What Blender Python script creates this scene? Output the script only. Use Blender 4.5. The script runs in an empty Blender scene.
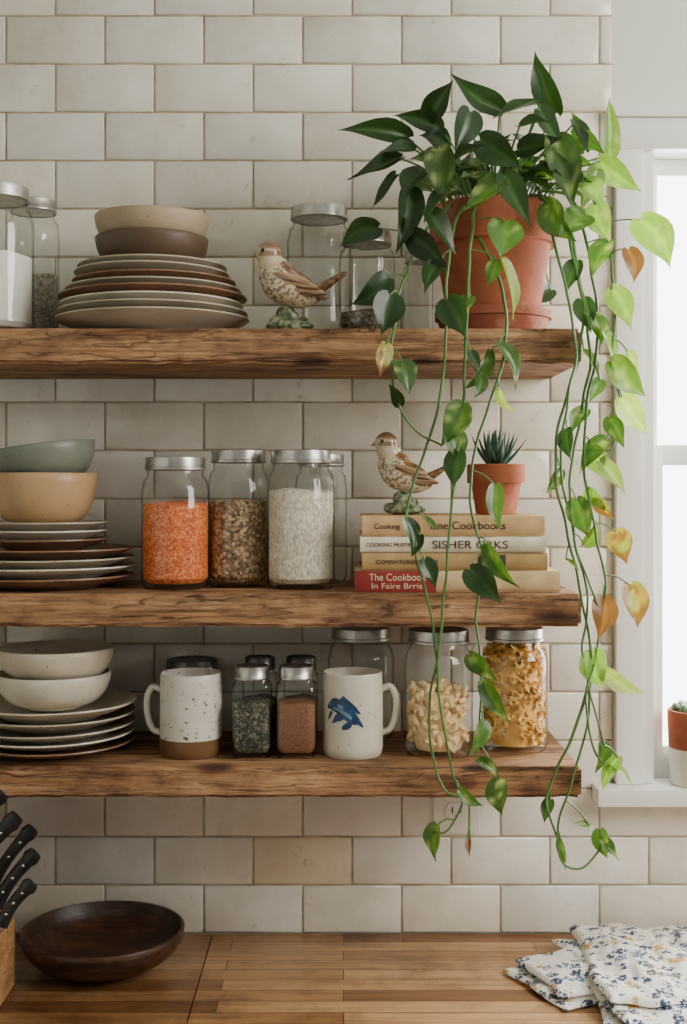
import bpy, bmesh, math, random
from mathutils import Vector, Matrix, noise, Euler
random.seed(7)
F=1230.0; CD=1.92; ZC=1.62; HY=485.0; CX=343.5
def W(px,py,y):
    D=y+CD
    return Vector(((px-CX)*D/F, y, ZC-(py-HY)*D/F))
def XP(px,y): return (px-CX)*(y+CD)/F
def ZP(py,y): return ZC-(py-HY)*(y+CD)/F
COL=bpy.context.scene.collection
Z1,Z2,Z3,ZT=1.833,1.472,1.237,0.92
# ---------------------------------------------------------------- builders
class MB:
    def __init__(s): s.v=[];s.f=[];s.m=[];s.c=[]
    def add(s,vf,mi=0,M=None,col=None):
        vs,fs=vf; o=len(s.v)
        for i,p in enumerate(vs):
            p=Vector(p)
            s.v.append(M@p if M else p)
            if callable(col): s.c.append(tuple(col(p)))
            elif isinstance(col,list): s.c.append(tuple(col[i]))
            else: s.c.append(tuple(col) if col else (1,1,1))
        for f in fs: s.f.append([o+i for i in f]); s.m.append(mi)
        return s
    def obj(s,name,mats,parent=None,loc=None,smooth=True,ang=40,rot=None):
        me=bpy.data.meshes.new(name)
        me.from_pydata([tuple(p) for p in s.v],[],s.f)
        if not isinstance(mats,(list,tuple)): mats=[mats]
        for m in mats: me.materials.append(m)
        me.polygons.foreach_set('material_index',s.m)
        a=me.color_attributes.new('Col','FLOAT_COLOR','POINT')
        flat=[]
        for c in s.c: flat+= [c[0],c[1],c[2],1.0]
        a.data.foreach_set('color',flat)
        me.polygons.foreach_set('use_smooth',[smooth]*len(me.polygons))
        me.update()
        bm=bmesh.new(); bm.from_mesh(me); bmesh.ops.recalc_face_normals(bm,faces=bm.faces); bm.to_mesh(me); bm.free()
        if smooth: me.set_sharp_from_angle(angle=math.radians(ang))
        o=bpy.data.objects.new(name,me); COL.objects.link(o)
        if parent: o.parent=parent
        if loc is not None: o.location=loc
        if rot is not None: o.rotation_euler=rot
        return o
def tag(o,label,cat,group=None,kind=None):
    o["label"]=label; o["category"]=cat
    if group: o["group"]=group
    if kind: o["kind"]=kind
    return o
def root(name,label,cat,loc,group=None,rot=None):
    o=bpy.data.objects.new(name,None); o.empty_display_size=.03; COL.objects.link(o); o.location=loc
    if rot: o.rotation_euler=rot
    return tag(o,label,cat,group)
def lathe(prof,seg=48,sq=None,rib=None):
    vs=[];fs=[];rings=[]
    for (r,z) in prof:
        if r<=1e-6:
            rings.append([len(vs)]); vs.append((0,0,z))
        else:
            ring=[]
            for i in range(seg):
                a=2*math.pi*i/seg; k=1
                if sq: k=1/((abs(math.cos(a))**sq+abs(math.sin(a))**sq)**(1/sq))
                rr=r*k
                if rib and rib[0]<=z<=rib[1] and i%2: rr*=.985
                ring.append(len(vs)); vs.append((rr*math.cos(a),rr*math.sin(a),z))
            rings.append(ring)
    for A,B in zip(rings,rings[1:]):
        if len(A)==1 and len(B)==1: continue
        for i in range(seg):
            j=(i+1)%seg
            if len(A)==1: fs.append([A[0],B[i],B[j]])
            elif len(B)==1: fs.append([A[i],A[j],B[0]])
            else: fs.append([A[i],A[j],B[j],B[i]])
    return vs,fs
def box(x0,x1,y0,y1,z0,z1,bev=0.0,seg=2):
    bm=bmesh.new(); bmesh.ops.create_cube(bm,size=1)
    for v in bm.verts:
        v.co=Vector((x0+(v.co.x+.5)*(x1-x0),y0+(v.co.y+.5)*(y1-y0),z0+(v.co.z+.5)*(z1-z0)))
    if bev>0: bmesh.ops.bevel(bm,geom=bm.edges[:],offset=bev,segments=seg,affect='EDGES',profile=.6)
    bm.verts.index_update()
    r=([v.co.copy() for v in bm.verts],[[v.index for v in f.verts] for f in bm.faces]); bm.free(); return r
def prism(poly,y0,y1,bev=0):
    bm=bmesh.new()
    a=[bm.verts.new((x,y0,z)) for x,z in poly]; b=[bm.verts.new((x,y1,z)) for x,z in poly]
    bm.faces.new(a); bm.faces.new(b[::-1]); n=len(poly)
    for i in range(n): bm.faces.new([a[i],b[i],b[(i+1)%n],a[(i+1)%n]])
    if bev: bmesh.ops.bevel(bm,geom=bm.edges[:],offset=bev,segments=2,affect='EDGES')
    bm.verts.index_update()
    r=([v.co.copy() for v in bm.verts],[[v.index for v in f.verts] for f in bm.faces]); bm.free(); return r
def ico(c,r,sub=2,rot=None):
    bm=bmesh.new(); bmesh.ops.create_icosphere(bm,subdivisions=sub,radius=1)
    if not hasattr(r,'__len__'): r=(r,r,r)
    R=Euler(rot).to_matrix() if rot else Matrix.Identity(3)
    vs=[R@Vector((v.co.x*r[0],v.co.y*r[1],v.co.z*r[2]))+Vector(c) for v in bm.verts]
    fs=[[v.index for v in f.verts] for f in bm.faces]; bm.free(); return vs,fs
def smoothpts(P,n=8):
    P=[Vector(p) for p in P]; out=[]
    Q=[P[0]*2-P[1]]+P+[P[-1]*2-P[-2]]
    for i in range(1,len(Q)-2):
        a,b,c,d=Q[i-1:i+3]
        for k in range(n):
            t=k/n
            out.append(.5*((2*b)+(c-a)*t+(2*a-5*b+4*c-d)*t*t+(3*b-a-3*c+d)*t**3))
    out.append(P[-1]); return out
def tube(P,r,seg=6,flat=1.0,up=None):
    vs=[];fs=[];n=len(P); prev=None
    for i,p in enumerate(P):
        t=(P[min(i+1,n-1)]-P[max(i-1,0)])
        if t.length<1e-9: t=Vector((0,0,1))
        t.normalize()
        if prev is None:
            u=Vector(up) if up else (Vector((0,1,0)) if abs(t.y)<.9 else Vector((1,0,0)))
        else: u=prev
        u=(u-t*u.dot(t)).normalized(); prev=u; w=t.cross(u)
        rr=r[i] if hasattr(r,'__len__') else r
        for k in range(seg):
            a=2*math.pi*k/seg
            vs.append(p+u*math.cos(a)*rr*flat+w*math.sin(a)*rr)
    for i in range(n-1):
        for k in range(seg):
            j=(k+1)%seg
            fs.append([i*seg+k,i*seg+j,(i+1)*seg+j,(i+1)*seg+k])
    fs.append(list(range(seg))[::-1]); fs.append([(n-1)*seg+k for k in range(seg)])
    return vs,fs
def remeshed(parts,voxel,it=4):
    mb=MB()
    for p in parts: mb.add(p)
    me=bpy.data.meshes.new('tmp'); me.from_pydata([tuple(p) for p in mb.v],[],mb.f)
    o=bpy.data.objects.new('tmp',me); COL.objects.link(o)
    m=o.modifiers.new('r','REMESH'); m.mode='VOXEL'; m.voxel_size=voxel
    s=o.modifiers.new('s','SMOOTH'); s.iterations=it; s.factor=.5
    bpy.context.view_layer.update()
    dg=bpy.context.evaluated_depsgraph_get(); e=o.evaluated_get(dg); m2=bpy.data.meshes.new_from_object(e)
    r=([v.co.copy() for v in m2.vertices],[list(p.vertices) for p in m2.polygons])
    bpy.data.objects.remove(o); bpy.data.meshes.remove(m2); bpy.data.meshes.remove(me)
    return r
# ---------------------------------------------------------------- materials
def nt(name):
    m=bpy.data.materials.new(name); m.use_nodes=True; t=m.node_tree
    return m,t,t.nodes['Principled BSDF'],t.nodes['Material Output']
def srgb(r,g,b):
    f=lambda c:(c/255/12.92) if c/255<=.04045 else ((c/255+.055)/1.055)**2.4
    return (f(r),f(g),f(b))
def c4(c): return (c[0],c[1],c[2],1)
def ramp(t,fac,stops,interp='LINEAR'):
    n=t.nodes.new('ShaderNodeValToRGB'); n.color_ramp.interpolation=interp
    e=n.color_ramp.elements
    while len(e)<len(stops): e.new(.5)
    for i,(p,c) in enumerate(stops): e[i].position=p; e[i].color=c4(c)
    t.links.new(fac,n.inputs[0]); return n.outputs[0]
def coords(t,scale=(1,1,1),kind='Object',rot=(0,0,0)):
    c=t.nodes.new('ShaderNodeTexCoord'); m=t.nodes.new('ShaderNodeMapping'); m.inputs['Scale'].default_value=scale
    m.inputs['Rotation'].default_value=rot
    t.links.new(c.outputs[kind],m.inputs[0]); return m.outputs[0]
def noi(t,vec,scale,detail=4,rough=.55,dist=0):
    n=t.nodes.new('ShaderNodeTexNoise'); n.inputs['Scale'].default_value=scale; n.inputs['Detail'].default_value=detail
    n.inputs['Roughness'].default_value=rough; n.inputs['Distortion'].default_value=dist
    t.links.new(vec,n.inputs['Vector']); return n.outputs['Fac']
def mixc(t,fac,a,b,mode='MIX'):
    n=t.nodes.new('ShaderNodeMix'); n.data_type='RGBA'; n.blend_type=mode
    for s,v in ((n.inputs[0],fac),(n.inputs[6],a),(n.inputs[7],b)):
        if isinstance(v,(int,float)): s.default_value=v
        elif isinstance(v,tuple): s.default_value=c4(v)
        else: t.links.new(v,s)
    return n.outputs[2]
def bump(t,b,h,strength=.3,dist=.001):
    n=t.nodes.new('ShaderNodeBump'); n.inputs['Strength'].default_value=strength; n.inputs['Distance'].default_value=dist
    t.links.new(h,n.inputs['Height']); t.links.new(n.outputs[0],b.inputs['Normal'])
def simple(name,c,rough=.5,metal=0,var=.12,vs=25,bmp=0,bs=200,coat=0):
    m,t,b,o=nt(name); v=coords(t)
    d=tuple(x*(1-var) for x in c); l=tuple(min(1,x*(1+var)) for x in c)
    t.links.new(ramp(t,noi(t,v,vs),[(.3,d),(.7,l)]),b.inputs['Base Color'])
    b.inputs['Roughness'].default_value=rough; b.inputs['Metallic'].default_value=metal
    if coat: b.inputs['Coat Weight'].default_value=coat
    if bmp: bump(t,b,noi(t,v,bs,3),bmp,.001)
    return m
def terracotta(name,c):
    m,t,b,o=nt(name); v=coords(t)
    base=ramp(t,noi(t,v,16,6,.6),[(.3,tuple(x*.62 for x in c)),(.62,c)])
    ef=ramp(t,noi(t,v,11,7,.7),[(.54,(0,0,0)),(.72,(.55,.55,.55))])
    cc=mixc(t,ef,base,srgb(206,168,142))
    t.links.new(cc,b.inputs['Base Color']); b.inputs['Roughness'].default_value=.82; bump(t,b,noi(t,v,120,3),.35,.001); return m
def speckle(name,c,sc,rough=.4,thr=.68,scale=260,low=None,lowz=None):
    m,t,b,o=nt(name); v=coords(t)
    base=ramp(t,noi(t,v,14,4),[(.3,tuple(x*.78 for x in c)),(.7,c)])
    f=ramp(t,noi(t,v,scale,2),[(thr,(0,0,0)),(thr+.05,(1,1,1))])
    colr=mixc(t,f,base,sc)
    if low:
        g=t.nodes.new('ShaderNodeSeparateXYZ'); t.links.new(coords(t),g.inputs[0])
        gn=t.nodes.new('ShaderNodeMath'); gn.operation='LESS_THAN'; gn.inputs[1].default_value=lowz; t.links.new(g.outputs[2],gn.inputs[0])
        colr=mixc(t,gn.outputs[0],colr,low)
    t.links.new(colr,b.inputs['Base Color']); b.inputs['Roughness'].default_value=rough
    bump(t,b,noi(t,v,60,2),.08,.001)
    return m
def vcol(name,rough=.3,coat=0,bmp=0,bs=300,trans=0,var=.15):
    m,t,b,o=nt(name); a=t.nodes.new('ShaderNodeVertexColor'); a.layer_name='Col'
    v=coords(t); n=ramp(t,noi(t,v,70,4),[(.3,(1-var,)*3),(.7,(1,1,1))])
    cc=mixc(t,1.0,a.outputs[0],n,'MULTIPLY')
    t.links.new(cc,b.inputs['Base Color']); b.inputs['Roughness'].default_value=rough
    if coat: b.inputs['Coat Weight'].default_value=coat; b.inputs['Coat Roughness'].default_value=.1
    if bmp: bump(t,b,noi(t,v,bs,3),bmp,.001)
    if trans:
        tr=t.nodes.new('ShaderNodeBsdfTranslucent'); t.links.new(mixc(t,1.0,cc,(1.5,1.5,.6),'MULTIPLY'),tr.inputs[0])
        mx=t.nodes.new('ShaderNodeMixShader'); mx.inputs[0].default_value=trans
        t.links.new(b.outputs[0],mx.inputs[1]); t.links.new(tr.outputs[0],mx.inputs[2]); t.links.new(mx.outputs[0],o.inputs[0])
    return m
def glass(name,tint=(.965,.975,.965),edge=(.34,.38,.36),gm=.34,gb=.05):
    m,t,b,o=nt(name); t.nodes.remove(b)
    lw=t.nodes.new('ShaderNodeLayerWeight'); lw.inputs[0].default_value=.5
    tr=t.nodes.new('ShaderNodeBsdfTransparent'); t.links.new(ramp(t,lw.outputs['Facing'],[(.6,tint),(.97,edge)]),tr.inputs[0])
    gl=t.nodes.new('ShaderNodeBsdfGlossy'); gl.inputs['Roughness'].default_value=.04; gl.inputs['Color'].default_value=(1,1,1,1)
    bp=t.nodes.new('ShaderNodeBump'); bp.inputs['Strength'].default_value=.2; bp.inputs['Distance'].default_value=.002
    t.links.new(noi(t,coords(t),35,2),bp.inputs['Height']); t.links.new(bp.outputs[0],gl.inputs['Normal'])
    pw=t.nodes.new('ShaderNodeMath'); pw.operation='POWER'; pw.inputs[1].default_value=4.0; t.links.new(lw.outputs['Facing'],pw.inputs[0])
    ad=t.nodes.new('ShaderNodeMath'); ad.operation='MULTIPLY_ADD'; ad.inputs[1].default_value=gm; ad.inputs[2].default_value=gb; ad.use_clamp=True
    t.links.new(pw.outputs[0],ad.inputs[0])
    mx=t.nodes.new('ShaderNodeMixShader'); t.links.new(ad.outputs[0],mx.inputs[0]); t.links.new(tr.outputs[0],mx.inputs[1]); t.links.new(gl.outputs[0],mx.inputs[2])
    t.links.new(mx.outputs[0],o.inputs[0]); return m
def grain(name,stops,scale=220,stretch=(1,1,1),rough=.6,b_=.6,dark=.5):
    m,t,b,o=nt(name); v=coords(t,stretch)
    vo=t.nodes.new('ShaderNodeTexVoronoi'); vo.inputs['Scale'].default_value=scale; t.links.new(v,vo.inputs['Vector'])
    s=t.nodes.new('ShaderNodeSeparateColor'); t.links.new(vo.outputs['Color'],s.inputs[0])
    cc=ramp(t,s.outputs[0],stops)
    dk=ramp(t,vo.outputs['Distance'],[(.45,(1,1,1)),(.95,(dark,dark*.9,dark*.8))])
    t.links.new(mixc(t,1.0,cc,dk,'MULTIPLY'),b.inputs['Base Color']); b.inputs['Roughness'].default_value=rough
    iv=t.nodes.new('ShaderNodeMath'); iv.operation='SUBTRACT'; iv.inputs[0].default_value=1; t.links.new(vo.outputs['Distance'],iv.inputs[1])
    bump(t,b,iv.outputs[0],b_,.002); return m
def wood(name,dark,mid,light,gs=1.0,rough=.6,crack=.5,knots=True):
    m,t,b,o=nt(name); v=coords(t,(1.6*gs,14*gs,20*gs)); v2=coords(t,(4*gs,60*gs,85*gs))
    n1=noi(t,v,2.2,7,.66,1.2); n2=noi(t,v2,2,6,.72,.4)
    c1=ramp(t,n1,[(.30,dark),(.46,mid),(.66,light)])
    c2=ramp(t,n2,[(.38,(.30,.24,.2)),(.54,(1,1,1))])
    cc=mixc(t,.8,c1,c2,'MULTIPLY')
    bl=ramp(t,noi(t,coords(t,(5,9,12)),1.8,6,.65),[(.34,(.30,.24,.2)),(.52,(1,1,1))])
    cc=mixc(t,.75,cc,bl,'MULTIPLY')
    if knots:
        vo=t.nodes.new('ShaderNodeTexVoronoi'); vo.inputs['Scale'].default_value=1; t.links.new(coords(t,(7,9,18)),vo.inputs['Vector'])
        kk=ramp(t,vo.outputs['Distance'],[(.09,(.12,.07,.05)),(.15,(.38,.27,.2)),(.19,(.75,.65,.55)),(.28,(1,1,1))])
        cc=mixc(t,.9,cc,kk,'MULTIPLY')
        n3=noi(t,coords(t,(2.0,22,26)),1.5,3,.5,.8)
        cr=ramp(t,n3,[(.478,(1,1,1)),(.5,(.15,.1,.07)),(.515,(1,1,1))]); cc=mixc(t,.85,cc,cr,'MULTIPLY')
    t.links.new(cc,b.inputs['Base Color']); b.inputs['Roughness'].default_value=rough
    bump(t,b,n2,crack,.003); return m
M={}
M['shelf']=wood('reclaimed_wood',srgb(106,74,48),srgb(164,120,80),srgb(202,158,114),rough=.7,crack=.7)
M['block']=wood('block_wood',srgb(140,100,62),srgb(185,140,92),srgb(205,162,112),1.5,.45,.2,False)
M['bowlwood']=wood('dark_bowl_wood',srgb(30,18,12),srgb(62,40,27),srgb(90,58,38),1.2,.35,.2,False)
M['glass']=glass('jar_glass')
M['pane']=glass('window_pane_glass',(.99,.99,.99),(.95,.96,.96),.1,.02)
M['lid']=simple('lid_metal',(.50,.48,.45),.33,.95,.3,60,.15,150)
M['liddark']=simple('lid_dark_metal',(.12,.115,.11),.35,.9,.15,60)
M['lentil']=grain('lentil_grains',[(0,srgb(205,78,24)),(.5,srgb(238,116,46)),(1,srgb(250,162,92))],330)
M['brown']=grain('brown_seeds',[(0,srgb(90,64,42)),(.5,srgb(160,126,88)),(1,srgb(218,190,148))],240)
M['seeds']=grain('dark_seed_grain',[(0,srgb(50,40,32)),(.5,srgb(90,76,60)),(1,srgb(140,124,100))],260)
M['rice']=grain('rice_grains',[(0,srgb(216,202,178)),(.5,srgb(238,226,206)),(1,srgb(250,244,232))],330,(1,1,.5),dark=.62)
M['flour']=simple('flour_powder',srgb(245,242,234),.9,0,.04,40,.3,120)
M['oat']=grain('oat_grains',[(0,srgb(150,142,124)),(.5,srgb(190,182,164)),(1,srgb(220,213,198))],300)
M['herb']=grain('herb_flakes',[(0,srgb(26,27,20)),(.5,srgb(58,58,42)),(1,srgb(136,132,106))],380)
M['spice']=grain('spice_powder',[(0,srgb(116,72,42)),(1,srgb(152,102,64))],800,b_=.2)
M['pasta1']=simple('cream_pasta',srgb(236,204,148),.5,0,.16,80)
M['pasta2']=simple('golden_pasta',srgb(240,194,104),.45,0,.14,80)
M['terra']=terracotta('terracotta',srgb(172,94,62))
M['terra2']=terracotta('terracotta_saucer',srgb(160,88,60))
M['soil']=grain('potting_soil',[(0,srgb(30,22,16)),(1,srgb(70,52,38))],180)
M['leaf']=vcol('leaf_green',.28,0,.2,120,.36,.25)
M['stem']=vcol('stem_green',.5,var=.2)
M['bird']=vcol('bird_glaze',.22,.5,.1,200)
M['agave']=vcol('succulent_green',.4)
M['black']=simple('black_plastic',(.012,.012,.013),.35,0,.2,30)
M['steel']=simple('brushed_steel',(.6,.6,.6),.25,1,.05)
M['eye']=simple('black_glaze',(.01,.01,.01),.1)
M['cream']=speckle('cream_speckled_glaze',srgb(212,200,178),srgb(110,90,70))
M['greyp']=speckle('grey_plate_glaze',srgb(182,170,150),srgb(90,80,70))
M['brownp']=speckle('brown_plate_glaze',srgb(134,100,76),srgb(60,45,35))
M['whitep']=speckle('white_plate_glaze',srgb(218,208,190),srgb(120,105,90))
M['darkbowl']=speckle('dark_brown_glaze',srgb(94,74,56),srgb(50,38,30),.5)
M['beigebowl']=speckle('beige_glaze',srgb(178,158,130),srgb(90,75,60),.5)
M['tanbowl']=speckle('tan_glaze',srgb(196,160,116),srgb(120,90,60))
M['sagebowl']=speckle('sage_glaze',srgb(124,130,116),srgb(70,74,66))
M['mug1']=speckle('mug_glaze_unglazed_foot',srgb(226,221,208),srgb(90,80,70),.3,.64,150,srgb(112,82,54),.026)
M['mug2']=speckle('mug_white_glaze',srgb(232,224,206),srgb(150,120,95),.3,.7,150)
M['blue']=simple('blue_paint',srgb(34,68,106),.35,0,.6,70)
M['bluel']=simple('pale_blue_paint',srgb(110,146,170),.35,0,.3,70)
M['paint']=simple('white_trim_paint',srgb(236,236,232),.4,0,.03,6)
M['plasticw']=simple('white_plastic',srgb(230,226,216),.35,0,.03,10)
M['darkslot']=simple('dark_slot',(.03,.028,.025),.6)
M['pages']=grain('book_pages',[(0,srgb(215,200,170)),(1,srgb(235,224,200))],300,(.02,.02,3),.8,.2)
def cloth(n,c): return simple(n,srgb(*c),.75,0,.22,30,.25,600)
M['bk1']=cloth('cover_tan',(202,166,118)); M['bk2']=cloth('cover_white',(226,214,192)); M['bk3']=cloth('cover_ochre',(178,146,96))
M['bk4']=cloth('cover_red',(146,48,42)); M['bk4b']=cloth('cover_paper',(208,178,134)); M['olive']=cloth('label_olive',(60,56,40))
M['ink']=simple('dark_ink',srgb(62,46,34),.7); M['inklight']=simple('cream_ink',srgb(240,220,180),.7)
# tile
def tile_mat():
    m,t,b,o=nt('glazed_tile'); a=t.nodes.new('ShaderNodeVertexColor'); a.layer_name='Col'
    v=coords(t); n=ramp(t,noi(t,v,8,7,.66),[(.30,(.82,.78,.70)),(.60,(1,1,1))])
    cc=mixc(t,1.0,a.outputs[0],n,'MULTIPLY')
    sp=ramp(t,noi(t,v,24,8,.76),[(.32,(.50,.39,.26)),(.40,(1,1,1))])
    cc=mixc(t,.6,cc,sp,'MULTIPLY')
    t.links.new(cc,b.inputs['Base Color']); b.inputs['Roughness'].default_value=.1
    bump(t,b,noi(t,v,14,2),.6,.003); return m
M['tile']=tile_mat()
M['grout']=simple('grout',srgb(176,163,142),.9,0,.4,24)
M['wallpaint']=simple('wall_paint',srgb(214,218,208),.7,0,.02,5)
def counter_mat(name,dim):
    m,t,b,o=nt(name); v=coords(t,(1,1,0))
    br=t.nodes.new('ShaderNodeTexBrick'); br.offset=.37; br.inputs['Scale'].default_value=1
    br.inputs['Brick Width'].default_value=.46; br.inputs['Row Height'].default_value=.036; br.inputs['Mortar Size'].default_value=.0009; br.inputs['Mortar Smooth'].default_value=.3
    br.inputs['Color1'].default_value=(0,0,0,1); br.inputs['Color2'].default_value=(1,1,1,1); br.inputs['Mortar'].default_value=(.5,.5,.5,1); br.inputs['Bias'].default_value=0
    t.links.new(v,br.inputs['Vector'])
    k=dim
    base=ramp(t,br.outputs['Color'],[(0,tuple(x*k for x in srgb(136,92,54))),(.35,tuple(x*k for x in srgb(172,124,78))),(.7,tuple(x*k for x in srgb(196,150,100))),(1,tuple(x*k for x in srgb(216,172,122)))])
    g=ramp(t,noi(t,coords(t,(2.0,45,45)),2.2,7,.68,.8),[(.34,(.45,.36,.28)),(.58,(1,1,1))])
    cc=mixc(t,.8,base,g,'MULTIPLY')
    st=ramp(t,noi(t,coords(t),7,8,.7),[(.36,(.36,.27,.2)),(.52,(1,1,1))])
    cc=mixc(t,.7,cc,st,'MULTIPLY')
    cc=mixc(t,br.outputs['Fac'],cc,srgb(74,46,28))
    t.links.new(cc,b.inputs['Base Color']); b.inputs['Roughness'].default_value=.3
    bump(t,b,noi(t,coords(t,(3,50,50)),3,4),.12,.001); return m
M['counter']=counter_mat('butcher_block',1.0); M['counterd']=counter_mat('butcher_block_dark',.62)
def towel_mat():
    m,t,b,o=nt('printed_towel'); v=coords(t)
    def vor(s,vec=v):
        n=t.nodes.new('ShaderNodeTexVoronoi'); n.inputs['Scale'].default_value=s; n.inputs['Randomness'].default_value=.85; t.links.new(vec,n.inputs['Vector']); return n
    a=vor(50); w=noi(t,v,130,3,.6)
    ad=t.nodes.new('ShaderNodeMath'); ad.operation='MULTIPLY_ADD'; ad.inputs[1].default_value=1.5; t.links.new(w,ad.inputs[0]); t.links.new(a.outputs['Distance'],ad.inputs[2])
    sb=t.nodes.new('ShaderNodeMath'); sb.operation='LESS_THAN'; sb.inputs[1].default_value=1.19; t.links.new(ad.outputs[0],sb.inputs[0])
    s=t.nodes.new('ShaderNodeSeparateColor'); t.links.new(a.outputs['Color'],s.inputs[0])
    pc=ramp(t,s.outputs[1],[(0,srgb(40,58,92)),(.35,srgb(84,106,134)),(.55,srgb(88,96,80)),(.68,srgb(192,150,80)),(.84,srgb(52,66,92))],'CONSTANT')
    cc=mixc(t,sb.outputs[0],srgb(232,229,220),pc)
    inn=t.nodes.new('ShaderNodeMath'); inn.operation='LESS_THAN'; inn.inputs[1].default_value=.42; t.links.new(noi(t,v,280,2),inn.inputs[0])
    cc=mixc(t,inn.outputs[0],cc,srgb(226,224,216))
    t.links.new(cc,b.inputs['Base Color']); b.inputs['Roughness'].default_value=.9; bump(t,b,noi(t,v,900,2),.3,.0005); return m
M['towel']=towel_mat()
# ---------------------------------------------------------------- room
def struct(o,label,cat):
    tag(o,label,cat,kind='structure'); return o
XE=.419; WX0,WX1,WZ0,WZ1=.478,1.25,1.145,2.143; SILLZ=1.1565
mb=MB(); TH=.16
mb.add(box(-1.4,WX0,.004,TH,0,2.6),0); mb.add(box(WX1,2.2,.004,TH,0,2.6),0)
mb.add(box(WX0,WX1,.004,TH,0,WZ0),0); mb.add(box(WX0,WX1,.004,TH,WZ1,2.6),0)
mb.add(box(-1.4,XE,.0018,.0045,ZT,2.6),1); mb.add(box(XE,2.2,.0018,.0045,ZT,1.13),1)
PX,PZ,G=.1544,.0754,.0028
rnd=random.Random(3)
k=0
while ZT+k*PZ<2.6:
    z0=ZT+k*PZ+G/2; z1=min(z0+PZ-G,2.6)
    off=.0135 if k%2 else .0135+PX/2
    i=-12
    while off+i*PX<2.2:
        x0=off+i*PX+G/2; x1=x0+PX-G; i+=1
        if x0<-1.4: continue
        lim=2.2 if z1<1.15 else XE
        if x0>lim-.01: continue
        x1=min(x1,lim)
        s=rnd.uniform(.92,1.0); wv=rnd.uniform(-.02,.02)
        c=(.88*s+wv*.5,.85*s,.765*s-wv)
        if k==1 and x0<-.08<x1: c=(.80,.70,.53)
        if k==0 and rnd.random()<.1: c=(.82,.76,.64)
        e=.0022; d=.004
        j=[rnd.uniform(-.0008,.0008) for _ in range(4)]
        vs=[(x0,d,z0),(x1,d,z0),(x1,d,z1),(x0,d,z1),(x0,.0008,z0),(x1,.0008,z0),(x1,.0008,z1),(x0,.0008,z1),
            (x0+e,-.0006+j[0],z0+e),(x1-e,-.0006+j[1],z0+e),(x1-e,-.0006+j[2],z1-e),(x0+e,-.0006+j[3],z1-e)]
        fs=[]
        for q in range(4):
            r=(q+1)%4; fs.append([q,r,4+r,4+q]); fs.append([4+q,4+r,8+r,8+q])
        fs.append([8,9,10,11])
        mb.add((vs,fs),2,col=c)
    k+=1
struct(mb.obj('wall_back',[M['wallpaint'],M['grout'],M['tile']],ang=75),'cream glazed subway tile wall with grey grout','wall')
struct(MB().add(box(-1.5,-1.4,-3,.16,0,2.6)).obj('wall_left',M['wallpaint'],smooth=False),'plain unseen side wall added to stop light from the left','wall')  # unseen wall, added to keep world light from coming in at the left
struct(MB().add(box(-1.5,2.2,-3,.16,-.05,0)).obj('floor',simple('floor_wood',srgb(110,80,56),.5),smooth=False),'brown kitchen floor','floor')
struct(MB().add(box(-1.5,2.2,-3,.16,2.6,2.65)).obj('ceiling',M['wallpaint'],smooth=False),'pale painted kitchen ceiling','ceiling')
# window
win=bpy.data.objects.new('window_1',None); COL.objects.link(win); win.location=(WX0,0,WZ0)
struct(win,'white double-hung window with bright daylight behind the glass','window')
def wpart(name,bs,mat='paint',label=None):
    m_=MB()
    for b_ in bs: m_.add(box(*b_))
    o=m_.obj(name,M[mat],parent=win,loc=(-WX0,0,-WZ0)); 
    if label: o['label']=label
    return o
wpart('casing',[(XE+.003,WX0-.014,-.018,.004,SILLZ,WZ1+.03,.003),(WX0-.018,WX0+.004,-.011,.004,SILLZ,WZ1+.01,.002),(WX1-.004,WX1+.06,-.018,.004,SILLZ,WZ1+.03,.003),(XE+.003,WX1+.06,-.020,.004,WZ1-.004,WZ1+.045,.003),(XE-.006,WX1+.07,-.027,.004,WZ1+.045,WZ1+.06,.003)])
wpart('window_sill',[(.387,1.36,-.05,.0,SILLZ-.027,SILLZ,.004),(WX0,WX1,-.002,.11,SILLZ-.02,SILLZ-.0005,.002)])
zm=ZP(452,.06)
wpart('upper_sash',[(WX0+.0,WX0+.026,.055,.085,zm-.02,WZ1,.002),(WX1-.026,WX1-.0,.055,.085,zm-.02,WZ1,.002),(WX0+.022,WX1-.022,.057,.083,WZ1-.026,WZ1,.001),(WX0+.022,WX1-.022,.057,.083,zm-.02,zm+.012,.001)])
wpart('lower_sash',[(WX0+.0,WX0+.028,.028,.054,SILLZ,zm+.01,.002),(WX1-.028,WX1-.0,.028,.054,SILLZ,zm+.01,.002),(WX0+.025,WX1-.025,.030,.052,SILLZ,SILLZ+.05,.001),(WX0+.025,WX1-.025,.030,.052,zm-.022,zm+.009,.001)])
g=MB().add(([(WX0+.02,.068,SILLZ+.01),(WX1-.02,.068,SILLZ+.01),(WX1-.02,.068,WZ1-.01),(WX0+.02,.068,WZ1-.01)],[[0,1,2,3]])).obj('window_glass',M['pane'],parent=win,loc=(-WX0,0,-WZ0),smooth=False); g['label']='clear glass panes'
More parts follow.
